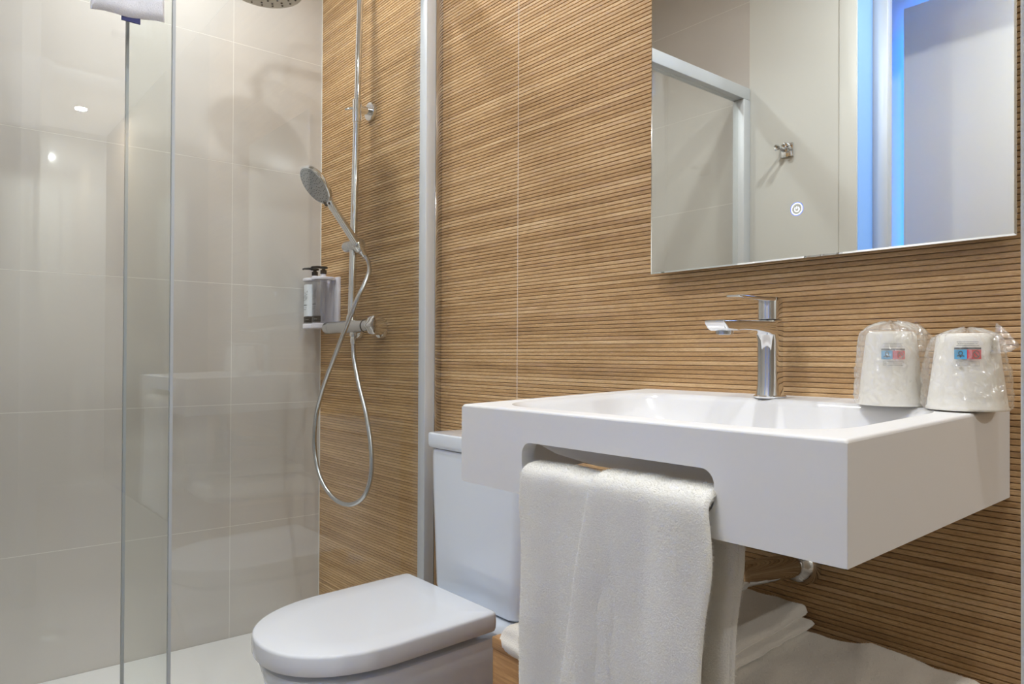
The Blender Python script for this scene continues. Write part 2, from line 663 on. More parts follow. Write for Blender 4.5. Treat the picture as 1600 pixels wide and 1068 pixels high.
# ================================================================== LAMPS
def downlight(x, y, label, w, can=True, spread=180):
    """ceiling spot: a short can hung under the ceiling, or a flush ring"""
    t = thing('ceiling_downlight', label, 'downlight', (x, y, CEIL), 'round ceiling downlights')
    if can:
        obj('can', lathe(bmesh.new(), [(0.036, -0.004), (0.036, -0.040), (0.041, -0.041), (0.042, -0.038), (0.042, -0.0005)], (x, y, CEIL), n=36, cap0=False, cap1=False), 'ceiling', t)
        zd = -0.006
    else:
        obj('trim_ring', lathe(bmesh.new(), [(0.034, -0.001), (0.036, -0.006), (0.047, -0.005), (0.049, -0.0005)], (x, y, CEIL), n=36, cap0=False, cap1=False), 'ceiling', t)
        zd = -0.004
    obj('diffuser', lathe(bmesh.new(), [(0.035, zd), (0.0, zd - 0.0002)], (x, y, CEIL), n=36, cap0=False, cap1=True), 'lamp', t)
    ld = bpy.data.lights.new('downlight_lamp', 'AREA')
    ld.shape = 'DISK'
    ld.size = 0.068
    ld.energy = w
    ld.color = LAMP_COL
    ld.spread = math.radians(spread)
    lo = bpy.data.objects.new('downlight_lamp', ld)
    C.objects.link(lo)
    lo.location = (x, y, CEIL + (-0.042 if can else -0.009))
    lo.parent = t
    lo.matrix_parent_inverse = Matrix.Translation((-x, -y, -CEIL))


downlight(1.06, -0.55, 'round ceiling downlight above the toilet by the shower screen', 6.5)
downlight(2.39, -0.36, 'round ceiling downlight above the washbasin', 5.5)
downlight(4.60, -0.258, 'flush round ceiling downlight far beyond the washbasin', 21.0, False)
downlight(1.62, -1.08, 'round ceiling downlight in the middle of the room', 9.3)
downlight(0.34, -0.56, 'round ceiling downlight inside the shower', 6.5, True, 136)
downlight(1.95, -1.82, 'round ceiling downlight outside the doorway', 6.0)

# backlit panel outside the doorway
t = thing('backlit_panel', 'tall white wall panel with blue light glowing around its edge', 'wall panel', (1.9, -2.05, 0.0))
obj('board', boxm(1.147, 2.33, -2.03, -2.0, 0.02, 2.322, bev=0.002), 'panel', t)
bm = boxm(1.17, 1.185, -2.05, -2.032, 0.05, 2.28)
box(bm, 1.185, 2.305, -2.05, -2.032, 2.28, 2.295)
box(bm, 2.235, 2.305, -2.05, -2.032, 0.05, 2.278)  # unseen right strip, added and widened to throw blue on cistern and basin
obj('led_strip', bm, 'led_blue', t)
bm = bmesh.new()
for x in (1.4, 2.0):
    box(bm, x, x + 0.05, -2.088, -2.031, 0.03, 2.2)
obj('batten', bm, 'panel', t)

# ================================================================== SHOWER
t = obj('shower_tray', boxm(0.001, 0.775, -1.499, -0.001, 0.0, 0.021, bev=0.004), 'tray')
tag(t, 'flat white shower tray filling the floor behind the glass', 'shower tray')
bm = lathe(bmesh.new(), [(0.055, 0.0), (0.055, 0.003), (0.05, 0.004), (0.0, 0.004)], (0.37, -0.75, 0.0205), n=32)
obj('drain_cover', bm, 'chrome_soft', t)

t = thing('shower_screen', 'fixed clear glass shower panel in a silver frame fixed to the wood wall', 'shower screen', (0.75, -0.4, 0.021))
obj('wall_channel', boxm(0.722, 0.757, -0.022, -0.0004, 0.021, 1.985, bev=0.001), 'alu_gloss', t)
bm = boxm(0.724, 0.757, -0.053, -0.022, 0.021, 1.985, bev=0.002)
obj('frame_profile', bm, 'alu', t)
obj('frame_groove', boxm(0.7565, 0.7574, -0.0255, -0.0235, 0.021, 1.985), 'seal', t)
gp = obj('glass_panel', boxm(0.727, 0.733, -0.766, -0.050, 0.035, 1.945), 'glass', t, smooth=False)
bm = boxm(0.7255, 0.7345, -0.766, -0.7605, 0.035, 1.945)
obj('edge_seal', bm, 'seal', gp)
bm = boxm(0.727, 0.778, -1.499, -0.02, 1.94, 1.988, bev=0.003)
obj('top_rail', bm, 'alu', t)
obj('end_post', boxm(0.727, 0.778, -1.4995, -1.455, 0.021, 1.94, bev=0.002), 'alu', t)
obj('bottom_rail', boxm(0.727, 0.772, -1.455, -0.053, 0.021, 0.036, bev=0.003), 'alu', t)

t = thing('sliding_shower_door', 'clear sliding glass shower door overlapping the fixed panel at the left', 'shower door', (0.76, -1.06, 0.036))
gp = obj('glass_panel', boxm(0.748, 0.754, -1.452, -0.677, 0.038, 1.938), 'glass', t, smooth=False)
obj('edge_seal', boxm(0.7465, 0.7555, -0.6825, -0.6765, 0.038, 1.938), 'seal', gp)

# --- shower column
PX = 0.366


def pipe_y(z):
    return -0.0665 + (z - 1.08) * (0.0215 / 0.92)


t = thing('shower_column', 'chrome shower riser rail with mixer bar and round overhead rose', 'shower column', (PX, -0.06, 1.0))
HZ = 1.955
top = 2.11
pts = [(PX, pipe_y(1.03), 1.03), (PX, pipe_y(1.5), 1.5), (PX, pipe_y(1.67), 1.67)]
obj('lower_riser', tube(bmesh.new(), pts, 0.0112, 20), 'chrome', t)
yt = pipe_y(top)
pts = [(PX, pipe_y(1.66), 1.66), (PX, pipe_y(top - 0.08), top - 0.08)]
pts += [(PX, yt - 0.06 + 0.06 * math.cos(a), top - 0.06 + 0.06 * math.sin(a)) for a in np.linspace(0.15, PI / 2, 7)]
pts += [(PX, -0.29, top)]
pts += [(PX, -0.29 - 0.049 * math.sin(a), top - 0.049 + 0.049 * math.cos(a)) for a in np.linspace(0.2, PI / 2, 6)]
pts += [(PX, -0.339, HZ + 0.03)]
obj('upper_riser_arm', tube(bmesh.new(), pts, 0.0098, 20), 'chrome', t)
obj('riser_joint', lathe(bmesh.new(), [(0.0125, 0), (0.0135, 0.001), (0.0135, 0.069), (0.0125, 0.07)], (PX, pipe_y(1.645), 1.645), n=24), 'chrome', t)
# wall bracket
bk = obj('wall_bracket', lathe(bmesh.new(), [(0.0, 0), (0.028, 0.0), (0.0285, 0.002), (0.0285, 0.011), (0.027, 0.013), (0.012, 0.013), (0.012, 0.048), (0.0, 0.048)], (PX, 0.0, 1.688), (0, -1, 0), 32, False, False), 'chrome', t)
obj('bracket_screw', tube(bmesh.new(), [(PX, -0.05, 1.688), (PX - 0.006, -0.069, 1.687), (PX - 0.014, -0.086, 1.681)], [0.0045, 0.0045, 0.0035], 12), 'chrome', bk)
# overhead rose
rose = obj('overhead_rose', lathe(bmesh.new(), [(0.0, 0.0), (0.090, 0.0), (0.0985, 0.0), (0.1, 0.0015), (0.0985, 0.005), (0.05, 0.010), (0.02, 0.016), (0.014, 0.03), (0.0, 0.032)], (PX, -0.339, HZ), n=64, cap0=False, cap1=False), 'rain_face', t)
bm = bmesh.new()
for ri, cnt in ((0.085, 18), (0.070, 15), (0.054, 12), (0.038, 8), (0.022, 5), (0.0, 1)):
    for k in range(cnt):
        a = 2 * PI * k / cnt + ri * 30
        lathe(bm, [(0.0031, 0.001), (0.0031, -0.0016), (0.0021, -0.0022)], (PX + ri * math.cos(a), -0.339 + ri * math.sin(a), HZ), n=8, cap0=False)
nz = obj('nozzle_field', bm, 'dark', rose)
nz['kind'] = 'stuff'
# mixer bar
MZ = 1.018
MY = -0.066
mx = obj('mixer_bar', lathe(bmesh.new(), [(0.0, 0.0), (0.012, 0.0), (0.0175, 0.004), (0.0195, 0.009), (0.0195, 0.0385), (0.0190, 0.039), (0.0190, 0.040), (0.0195, 0.0405), (0.0195, 0.10), (0.0205, 0.115), (0.0205, 0.205), (0.0195, 0.22), (0.0195, 0.30), (0.0, 0.30)], (0.19, MY, MZ), (1, 0, 0), 36, False, False), 'chrome_soft', t)
# scalloped right-hand knob
bm = bmesh.new()
loops = []
n = 60
for r, h in ((0.0215, 0.0), (0.026, 0.004), (0.029, 0.016), (0.029, 0.036), (0.026, 0.0415), (0.012, 0.043), (0.0004, 0.043)):
    L = []
    for k in range(n):
        a = 2 * PI * k / n
        rr = r * (1 + (0.05 * math.cos(6 * a) if 0.025 < r else 0))
        L.append((0.492 + h, MY + rr * math.cos(a), MZ + rr * math.sin(a)))
    loops.append(L)
obj('mixer_knob', loft(bm, loops), 'chrome', mx)
obj('knob_ring', lathe(bmesh.new(), [(0.0205, 0), (0.0208, 0.002), (0.0205, 0.004)], (0.455, MY, MZ), (1, 0, 0), 32), 'dark', mx)
for x in (0.291, 0.441):
    obj('wall_union', lathe(bmesh.new(), [(0.013, 0.0), (0.013, 0.045), (0.028, 0.047), (0.03, 0.052), (0.03, 0.0615), (0.0, 0.0618)], (x, MY + 0.0045, MZ - 0.006), (0, 1, 0), 28), 'chrome', mx)
obj('hose_outlet', lathe(bmesh.new(), [(0.008, 0.0), (0.011, -0.001), (0.0115, -0.013), (0.0085, -0.015), (0.0085, -0.026), (0.0, -0.026)], (PX + 0.015, MY - 0.002, MZ - 0.016), n=24, cap0=False, cap1=False), 'chrome', mx)
obj('riser_socket', lathe(bmesh.new(), [(0.016, 0.0), (0.0155, 0.012), (0.013, 0.022), (0.0112, 0.023)], (PX, pipe_y(1.03), MZ + 0.014), n=24, cap0=False), 'chrome', mx)
# slider clamp for the hand shower
SZ = 1.266
SY = pipe_y(SZ)
sl = obj('slider_clamp', lathe(bmesh.new(), [(0.0, 0), (0.013, 0.0), (0.0168, 0.003), (0.0175, 0.008), (0.0175, 0.045), (0.0168, 0.0455), (0.0168, 0.0465), (0.0178, 0.047), (0.0185, 0.085), (0.0165, 0.094), (0.0, 0.094)], (0.318, SY, SZ), (1, 0, 0), 28, False, False), 'chrome_soft', t)
hd = Vector((0, -0.62, 0.785)).normalized()
HB = Vector((0.405, SY - 0.004, SZ - 0.006))
obj('holder_cone', lathe(bmesh.new(), [(0.0135, -0.004), (0.0165, 0.0), (0.0175, 0.022), (0.0165, 0.024), (0.0135, 0.024)], HB - hd * 0.012, hd, 24), 'chrome', sl)

# --- hand shower
t = thing('hand_shower', 'chrome hand shower with round grey spray face held in the slider', 'hand shower', tuple(HB))
nrm = Vector((0, -0.785, -0.62)).normalized()
side = Vector((1, 0, 0))
bm = bmesh.new()
loops = []
for s, w, d in ((-0.030, 0.0085, 0.0085), (-0.02, 0.0105, 0.0105), (0.0, 0.0118, 0.0112), (0.03, 0.0125, 0.0108), (0.08, 0.0132, 0.0098), (0.12, 0.0142, 0.0088), (0.145, 0.017, 0.0078), (0.160, 0.022, 0.007)):
    L = []
    for k in range(24):
        a = 2 * PI * k / 24
        ca, sa = math.cos(a), math.sin(a)
        ex = 0.7
        L.append(HB + hd * s + side * (w * math.copysign(abs(ca) ** ex, ca)) + nrm * (d * math.copysign(abs(sa) ** ex, sa)))
    loops.append(L)
obj('handle', loft(bm, loops), 'chrome', t)
HC = HB + hd * 0.213 + nrm * 0.003
hdm = obj('head', lathe(bmesh.new(), [(0.0, -0.013), (0.03, -0.0125), (0.052, -0.009), (0.0595, -0.003), (0.061, 0.003), (0.0605, 0.007), (0.058, 0.009), (0.0, 0.009)], HC, nrm, 48, False, False), 'chrome', t)
fp = obj('spray_face', lathe(bmesh.new(), [(0.0565, 0.0088), (0.0562, 0.0098), (0.03, 0.0106), (0.0, 0.0108)], HC, nrm, 48, False, False), 'nozzle_grey', t)
bm = bmesh.new()
u, w_ = frame_for(nrm)
for ri, cnt in ((0.050, 26), (0.041, 20), (0.029, 16), (0.022, 12), (0.014, 9)):
    for k in range(cnt):
        a = 2 * PI * k / cnt + ri * 55
        lathe(bm, [(0.00095, 0.0095), (0.00095, 0.0115), (0.0006, 0.0118)], HC + (u * math.cos(a) + w_ * math.sin(a)) * ri, nrm, 6, False)
nz = obj('nozzle_field', bm, 'dark', fp)
nz['kind'] = 'stuff'
bm = bmesh.new()
c0 = HC - hd * 0.0575
loft(bm, [[c0 + side * x + hd * y + nrm * 0.0112 for x, y in rrect(0, -0.002, 0.0085 * s, 0.0075 * s, 0.004)] for s in (1.0, 0.8)], False, True)
obj('spray_selector', bm, 'dark', fp)

# --- shower hose
raw = [((0.381, -0.068, 0.985),), (553, 556, -0.072), (561, 600, -0.072), (572, 645, -0.070), (579.5, 695, -0.070), (580, 740, -0.074), (569, 775, -0.085), (546, 788, -0.10), (521, 777, -0.115), (501, 746, -0.125), (491.5, 700, -0.13), (494, 650, -0.13), (506, 603, -0.13), (523, 557, -0.128), (541, 510, -0.122), (557, 470, -0.108), (570, 443, -0.086), (577, 424, -0.066)]


def pix_on_y(u_, v_, y):
    d = Vector(((u_ - 800) / 1137.1016, (v_ - 548) / 1137.1016, 1.0))
    r = Vector([sum(Rm[i][k] * d[k] for k in range(3)) for i in range(3)])
    c = Vector((2.39026, -1.1, 0.93))
    return c + r * ((y - c.y) / r.y)


pts = [Vector(p[0]) if len(p) == 1 else pix_on_y(*p) for p in raw]
he = HB - hd * 0.03
pts += [pix_on_y(576, 409.5, -0.047), he - hd * 0.006 + Vector((0.001, 0, 0)), he + hd * 0.006]
path = smooth_path(pts, 10)
hose = obj('shower_hose', tube(bmesh.new(), path, 0.0068, 14), 'chrome_soft')
tag(hose, 'long silver shower hose hanging in a loop from mixer to hand shower', 'shower hose')
for p, q in ((path[0], path[2]), (path[-1], path[-3])):
    obj('end_nut', lathe(bmesh.new(), [(0.0075, 0.0), (0.0095, 0.001), (0.0095, 0.014), (0.0072, 0.022)], p, q - p, 20), 'chrome', hose)

# --- soap dispenser holder and two pump bottles
t = thing('soap_bottle_holder', 'white plastic wall holder for two soap bottles in the shower corner', 'bottle holder', (0.089, -0.03, 1.02))
obj('back_plate', boxm(0.020, 0.158, -0.010, -0.0003, 1.022, 1.192, bev=0.002), 'dispenser', t)
for z0, z1, nm in ((1.020, 1.036, 'base_tray'), (1.180, 1.190, 'neck_clamp')):
    bm = bmesh.new()
    for cx in (0.0555, 0.1225):
        o2 = rrect(cx, -0.046, 0.0330, 0.038, 0.028, 8)
        loft(bm, [[(x, y, z0) for x, y in rrect(cx, -0.046, 0.0315, 0.0365, 0.027, 8)], [(x, y, z0 + 0.002) for x, y in o2], [(x, y, z1 - 0.002) for x, y in o2], [(x, y, z1) for x, y in rrect(cx, -0.046, 0.0315, 0.0365, 0.027, 8)]])
    obj(nm, bm, 'dispenser', t)


def soap_bottle(cx, label, white):
    cy = -0.046
    b = thing('soap_bottle', label, 'soap bottle', (cx, cy, 1.036), 'pump bottles in the shower holder')
    def lp(s, z):
        return [(x, y, z) for x, y in rrect(cx, cy, 0.0290 * s, 0.034 * s, 0.026 * s, 8)]
    body = obj('bottle_body', loft(bmesh.new(), [lp(0.9, 1.0365), lp(1, 1.040), lp(1, 1.176), lp(0.95, 1.1795)]), 'bottle_clear', b)
    # the face turned to the room carries the print
    ang0 = math.radians(-62)
    def on(u_, z, off=0.0006):
        a = ang0 + u_ / 0.031
        ca, sa = math.cos(a), math.sin(a)
        # support point on the rounded rectangle
        hx, hy, r = 0.0290 + off, 0.034 + off, 0.026
        best = (cx + math.copysign(hx - r, ca) + r * ca, cy + math.copysign(hy - r, sa) + r * sa, z)
        return best
    def patch(u0, u1, z0, z1, off, nseg=10):
        bm = bmesh.new()
        a = [bm.verts.new(on(u0 + (u1 - u0) * i / nseg, z0, off)) for i in range(nseg + 1)]
        c = [bm.verts.new(on(u0 + (u1 - u0) * i / nseg, z1, off)) for i in range(nseg + 1)]
        for i in range(nseg):
            bm.faces.new((a[i], a[i + 1], c[i + 1], c[i]))
        return bm
    if white:
        obj('label', patch(-0.04, 0.018, 1.062, 1.168, 0.0006, 16), 'bottle_white', body)
    obj('label_band', patch(-0.040, 0.018, 1.040, 1.060, 0.0008, 16), 'band', body)
    bm = bmesh.new()
    S = lambda p, w, cl=False: stroke_flat(bm, p, w, lambda a, c: on(a, c, 0.0012), cl)
    ic = 1.128
    # little line drawing of hands and bubbles
    S(arc(-0.003, ic + 0.016, 0.0022, 0, 340, 12), 0.0009, True)
    S(arc(-0.012, ic + 0.012, 0.0016, 0, 340, 12), 0.0008, True)
    S([(-0.020, ic + 0.010), (-0.016, ic + 0.014), (-0.013, ic + 0.008), (-0.017, ic + 0.004), (-0.011, ic + 0.003), (-0.007, ic + 0.008), (-0.003, ic + 0.006)], 0.0010)
    S([(-0.022, ic - 0.004), (-0.016, ic + 0.000), (-0.009, ic - 0.002), (-0.002, ic - 0.001), (-0.004, ic - 0.006), (-0.010, ic - 0.011), (-0.017, ic - 0.012), (-0.022, ic - 0.015)], 0.0010)
    S([(-0.016, ic - 0.004), (-0.010, ic - 0.006), (-0.006, ic - 0.004)], 0.0009)
    for k, (a0, a1, zz, ww) in enumerate(((-0.020, -0.004, 1.099, 0.0022), (-0.022, -0.006, 1.091, 0.0013), (-0.021, -0.008, 1.084, 0.0012))):
        x = a0
        while x < a1:
            S([(x, zz), (x + 0.0016, zz)], ww)
            x += 0.0024
    obj('printed_drawing', bm, 'ink', body)
    bm = bmesh.new()
    x = -0.022
    while x < 0.004:
        S([(x, 1.050), (x + 0.0016, 1.050)], 0.0026)
        x += 0.0025
    obj('band_lettering', bm, 'band_text', body)
    obj('dip_tube', tube(bmesh.new(), [(cx, cy, 1.045), (cx, cy, 1.15), (cx, cy, 1.158), (cx, cy, 1.178)], [0.003, 0.003, 0.008, 0.008], 10), 'bottle_clear', b)
    obj('neck', lathe(bmesh.new(), [(0.013, 0.0), (0.013, 0.003), (0.0085, 0.004), (0.0085, 0.014)], (cx, cy, 1.188), n=20), 'dispenser', b)
    bm = lathe(bmesh.new(), [(0.010, 0.0), (0.0105, 0.001), (0.0105, 0.013), (0.006, 0.0135), (0.006, 0.017), (0.0135, 0.018), (0.0135, 0.0235), (0.012, 0.025)], (cx, cy, 1.2005), n=20)
    tube(bm, [(cx, cy, 1.222), (cx - 0.003, cy - 0.020, 1.2235), (cx - 0.006, cy - 0.036, 1.222), (cx - 0.007, cy - 0.041, 1.2195)], [0.0045, 0.004, 0.0032, 0.0028], 10)
    obj('pump', bm, 'black', b)


soap_bottle(0.0555, 'pump bottle with white label, the far one in the corner holder', True)
soap_bottle(0.1225, 'clear pump bottle with black band, nearer the shower riser', False)

# --- towel over the shower rail
path = [(0.800, 1.598), (0.801, 1.66), (0.798, 1.78), (0.792, 1.90), (0.787, 1.97), (0.780, 1.996), (0.765, 2.003), (0.740, 2.003), (0.724, 1.996), (0.716, 1.97), (0.712, 1.90), (0.710, 1.80), (0.708, 1.74)]
pp = smooth_path([(x, 0, z) for x, z in path], 8)
na, nb = len(pp), 46
G = np.zeros((na, nb, 3))
for i, p in enumerate(pp):
    for j in range(nb):
        v_ = j / (nb - 1)
        down = max(0.0, (1.98 - p.z) / 0.4)
        y = -0.842 + 0.132 * v_
        x = p.x + 0.0025 * down * math.sin(v_ * 6.0 + 0.6) + 0.002 * fbm(v_ * 3, p.z * 6, 1.3)
        z = p.z + (0.0015 * math.sin(v_ * 9) + 0.012 * (v_ - 0.5) if i < 20 else 0)
        G[i, j] = (x, y + 0.004 * fbm(1.0, p.z * 5, v_), z)
T = np.full((na, nb), 0.010)
T[:7] = 0.015
T[7:9] = 0.0085
V, F = thick_sheet(G, T)
tw = obj('hanging_towel', (V, F), 'towel_blue')
tag(tw, 'white terry towel hung over the top of the shower screen', 'towel')
keep = lambda P, n_: (P[:, 2] < 1.75).astype(float)
fz = obj('terry_pile', fuzz(V, F, 9000, 0.0020, 0.0006, keep), 'towel_blue', tw, smooth=False)
fz['kind'] = 'stuff'
obj('woven_tag', boxm(0.796, 0.799, -0.788, -0.754, 1.5885, 1.604, bev=0.0005, seg=1), 'tag', tw)

# ================================================================== TOILET
TX = 1.057
t = thing('toilet', 'white close-coupled toilet with closed lid beside the glass', 'toilet', (TX, -0.3, 0.0))


def dshape(yb, yf, hw, r_back=0.02, n_arc=40, straight=None, p=2.2):
    """D outline: square back at yb, rounded front at yf, half width hw"""
    ys = yb - (yb - yf) * 0.50 if straight is None else straight
    pts = []
    for i in range(n_arc + 1):
        a = PI * i / n_arc
        c, s = math.cos(a), math.sin(a)
        pts.append((TX + hw * math.copysign(abs(c) ** (2 / p), c), ys - (ys - yf) * abs(s) ** (2 / p)))
    k = 6
    for i in range(k + 1):
        a = PI + PI / 2 - i / k * PI / 2 - PI / 2
        a = PI - (i / k) * PI / 2
        pts.append((TX - hw + r_back + r_back * math.cos(a), yb - r_back + r_back * math.sin(a)))
    for i in range(k + 1):
        a = PI / 2 - (i / k) * PI / 2
        pts.append((TX + hw - r_back + r_back * math.cos(a), yb - r_back + r_back * math.sin(a)))
    return pts


def tilt(p, y0=-0.18, k=0.030):
    return (p[0], p[1], p[2] + (p[1] - y0) * k)


def dloop(yb, yf, hw, z, rb=0.02, straight=None, tl=True):
    L = [(x, y, z) for x, y in dshape(yb, yf, hw, rb, straight=straight)]
    return [tilt(p) for p in L] if tl else L


# ceramic pan: rim to floor
loops = []
for yb, yf, hw, z, st in ((-0.010, -0.582, 0.161, 0.3600, -0.38), (-0.008, -0.588, 0.166, 0.3580, -0.38), (-0.006, -0.590, 0.168, 0.352, -0.38), (-0.006, -0.580, 0.165, 0.315, -0.37), (-0.006, -0.556, 0.159, 0.24, -0.35), (-0.006, -0.524, 0.150, 0.15, -0.33), (-0.006, -0.500, 0.141, 0.06, -0.32), (-0.006, -0.492, 0.138, 0.0, -0.32)):
    loops.append(dloop(yb, yf, hw, z, 0.012, st, tl=z > 0.1))
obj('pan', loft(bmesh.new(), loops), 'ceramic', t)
seat_l = [dloop(-0.20, -0.570, 0.142, 0.3606, 0.012, -0.39), dloop(-0.20, -0.572, 0.144, 0.3625, 0.012, -0.39), dloop(-0.20, -0.571, 0.143, 0.3720, 0.012, -0.39), dloop(-0.20, -0.568, 0.140, 0.3732, 0.012, -0.39)]
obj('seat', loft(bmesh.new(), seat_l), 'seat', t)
L0 = 0.3765
lid = [(0.0, 0.0, 0.006, L0 - 0.003), (0, 0, 0.0018, L0 - 0.0018), (0, 0, 0.0, L0 + 0.003), (0, 0, -0.0005, L0 + 0.015), (0, 0, 0.0003, L0 + 0.0295), (0, 0, 0.0012, L0 + 0.0325), (0, 0, 0.0032, L0 + 0.0345), (0, 0, 0.0060, L0 + 0.0353), (0, 0, 0.06, L0 + 0.0358)]
loops = [dloop(-0.178 - d, -0.604 + d, 0.1745 - d, z, max(0.012 - d * 0.4, 0.004), -0.395) for _, _, d, z in lid]
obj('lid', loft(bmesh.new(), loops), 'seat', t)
for sx in (-0.085, 0.085):
    obj('hinge', lathe(bmesh.new(), [(0.011, 0.0), (0.011, 0.016), (0.009, 0.018)], (TX + sx, -0.162, 0.3615), n=20), 'chrome', t)
# cistern with its lid
def cis(hw, yf, z, r=0.03):
    hy = (-0.004 - yf) / 2
    out = []
    for x, y in rrect(TX, -0.004 - hy, hw, hy, r, 8):
        out.append((x, y, z))
    return out


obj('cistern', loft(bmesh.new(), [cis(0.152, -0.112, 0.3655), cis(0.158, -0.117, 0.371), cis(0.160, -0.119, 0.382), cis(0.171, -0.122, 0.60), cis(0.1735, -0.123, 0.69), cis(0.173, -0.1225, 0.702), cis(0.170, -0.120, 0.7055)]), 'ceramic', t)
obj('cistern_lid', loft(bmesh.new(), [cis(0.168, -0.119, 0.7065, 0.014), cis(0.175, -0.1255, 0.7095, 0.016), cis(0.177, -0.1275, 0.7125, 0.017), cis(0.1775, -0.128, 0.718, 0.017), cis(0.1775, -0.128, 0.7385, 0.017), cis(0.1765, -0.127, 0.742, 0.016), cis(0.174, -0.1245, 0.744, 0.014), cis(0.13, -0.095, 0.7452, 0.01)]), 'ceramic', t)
obj('flush_button', lathe(bmesh.new(), [(0.022, 0.0), (0.022, 0.004), (0.02, 0.0055)], (TX, -0.062, 0.7452), n=28), 'chrome', t)

# ================================================================== WASHBASIN
BX0, BX1 = 1.468, 2.072
BYF = -0.441
BZ = 0.8555        # top of the front edge
BH = 0.1185
TILT = 0.0135 / 0.44
bt = lambda p: (p[0], p[1], p[2] + (p[1] - BYF) * TILT)
t = thing('washbasin', 'white wall-hung washbasin with a towel slot cut in its deep apron', 'washbasin', (1.77, -0.22, 0.74))
bcx, bcy = (BX0 + BX1) / 2, BYF / 2
bhx, bhy = (BX1 - BX0) / 2, -BYF / 2 - 0.0005
bwx, bwy = 1.77, -0.247        # bowl centre
K = 16


def blend_loop(hx, hy, r, cx, cy, z):
    return [bt((x, y, z)) for x, y in rrect(cx, cy, hx, hy, r, K)]


er = 0.0035
loops = []
for k in range(5):
    a = k / 4 * PI / 2
    d = er * (1 - math.cos(a))
    loops.append(blend_loop(bhx - d, bhy - d, 0.004, bcx, bcy, BZ - er + er * math.sin(a)))
RX, RY, RC = 0.262, 0.160, 0.075
loops.append(blend_loop(RX + 0.004, RY + 0.004, RC + 0.004, bwx, bwy, BZ))
deck = loft(bmesh.new(), loops, False, False)
# aprons
outer = [(BX0, BZ - BH + 0.003), (BX1, BZ - BH + 0.003), (BX1, BZ - er), (BX0, BZ - er)]
outer = [(BX0, BZ - BH + 0.002), (BX0 + 0.002, BZ - BH), (BX1 - 0.002, BZ - BH), (BX1, BZ - BH + 0.002), (BX1, BZ - er), (BX0, BZ - er)]
SX0, SX1, SZ0, SZ1 = 1.6125, 1.929, 0.7615, 0.8105
slot = rrect((SX0 + SX1) / 2, (SZ0 + SZ1) / 2, (SX1 - SX0) / 2, (SZ1 - SZ0) / 2, 0.017, 8)
plate(deck, outer, [slot], lambda u_, v_, d: bt((u_, BYF + 0.0005 + d, v_)), 0.024)
box_v0 = len(deck.verts)
b2 = boxm(BX0 - 0.0002, BX0 + 0.022, BYF + 0.0009, -0.001, BZ - BH + 0.0001, BZ - er)
box(b2, BX1 - 0.022, BX1 + 0.0002, BYF + 0.0009, -0.001, BZ - BH + 0.0001, BZ - er)
for v_ in b2.verts:
    v_.co = Vector(bt(v_.co))
tmp = bpy.data.meshes.new('tmp')
b2.to_mesh(tmp)
b2.free()
deck.from_mesh(tmp)
bpy.data.meshes.remove(tmp)
obj('body', deck, 'solid', t, angle=50)
loops = []
for s, dz in ((1.0, 0.0), (0.992, -0.0012), (0.982, -0.004), (0.965, -0.010), (0.93, -0.022), (0.87, -0.040), (0.77, -0.058), (0.62, -0.070), (0.4, -0.076), (0.12, -0.079)):
    e = 0.004 if s == 1.0 else 0.003 if s > 0.99 else 0
    loops.append(blend_loop(RX * s + e, RY * s + e, (RC + e) * (s ** 0.6), bwx, bwy + (1 - s) * 0.02, BZ + dz))
bw = obj('bowl', loft(bmesh.new(), loops, False, True), 'bowl', t, angle=60)
loops = []
for s, dz in ((1.10, -0.012), (1.02, -0.03), (0.92, -0.052), (0.80, -0.070), (0.64, -0.083), (0.4, -0.089), (0.12, -0.091)):
    loops.append(blend_loop(min(RX * s, 0.277), min(RY * s, 0.185), RC, bwx, bwy, BZ + dz))
obj('bowl_underside', loft(bmesh.new(), loops, False, True), 'solid', t, angle=60)
obj('waste', lathe(bmesh.new(), [(0.031, 0.0), (0.031, 0.003), (0.027, 0.005), (0.0, 0.006)], (bwx, bwy + 0.02, BZ - 0.0735), n=32, cap1=False), 'chrome', bw)

# --- waste trap under the basin
t = thing('waste_pipe', 'chrome waste pipe entering the wood wall under the basin', 'waste pipe', (1.785, -0.1, 0.61))
tx = 1.785
obj('horizontal_pipe', tube(bmesh.new(), [(tx, -0.215, 0.619), (tx, -0.10, 0.609), (tx, -0.004, 0.601)], 0.0185, 22), 'chrome', t)
obj('bottle_trap', lathe(bmesh.new(), [(0.0, 0.545), (0.025, 0.545), (0.031, 0.552), (0.032, 0.57), (0.030, 0.572), (0.030, 0.635), (0.033, 0.637), (0.033, 0.655), (0.018, 0.66), (0.016, 0.665), (0.016, 0.772)], (tx - 0.012, -0.225, 0), n=32, cap0=False), 'chrome', t)
obj('pipe_nut', lathe(bmesh.new(), [(0.0185, 0.0), (0.0225, 0.001), (0.0235, 0.004), (0.0235, 0.016), (0.0185, 0.019)], (tx, -0.197, 0.6173), (0, 1, -0.1), n=24), 'chrome', t)
obj('wall_rosette', lathe(bmesh.new(), [(0.0186, 0.028), (0.021, 0.027), (0.029, 0.018), (0.034, 0.006), (0.0345, 0.0)], (tx, -0.0002, 0.603), (0, -1, 0), n=32), 'chrome', t)

# --- tap
FX, FY = 1.768, -0.064
FZ = 0.8555 + (FY - BYF) * TILT
t = thing('basin_tap', 'chrome single-lever basin tap standing on the washbasin deck', 'tap', (FX, FY, FZ))


def floop(hx, hy, z, r=0.014, cy=0.0):
    return [(x, y, z) for x, y in rrect(FX, FY + cy, hx, hy, r, 8)]


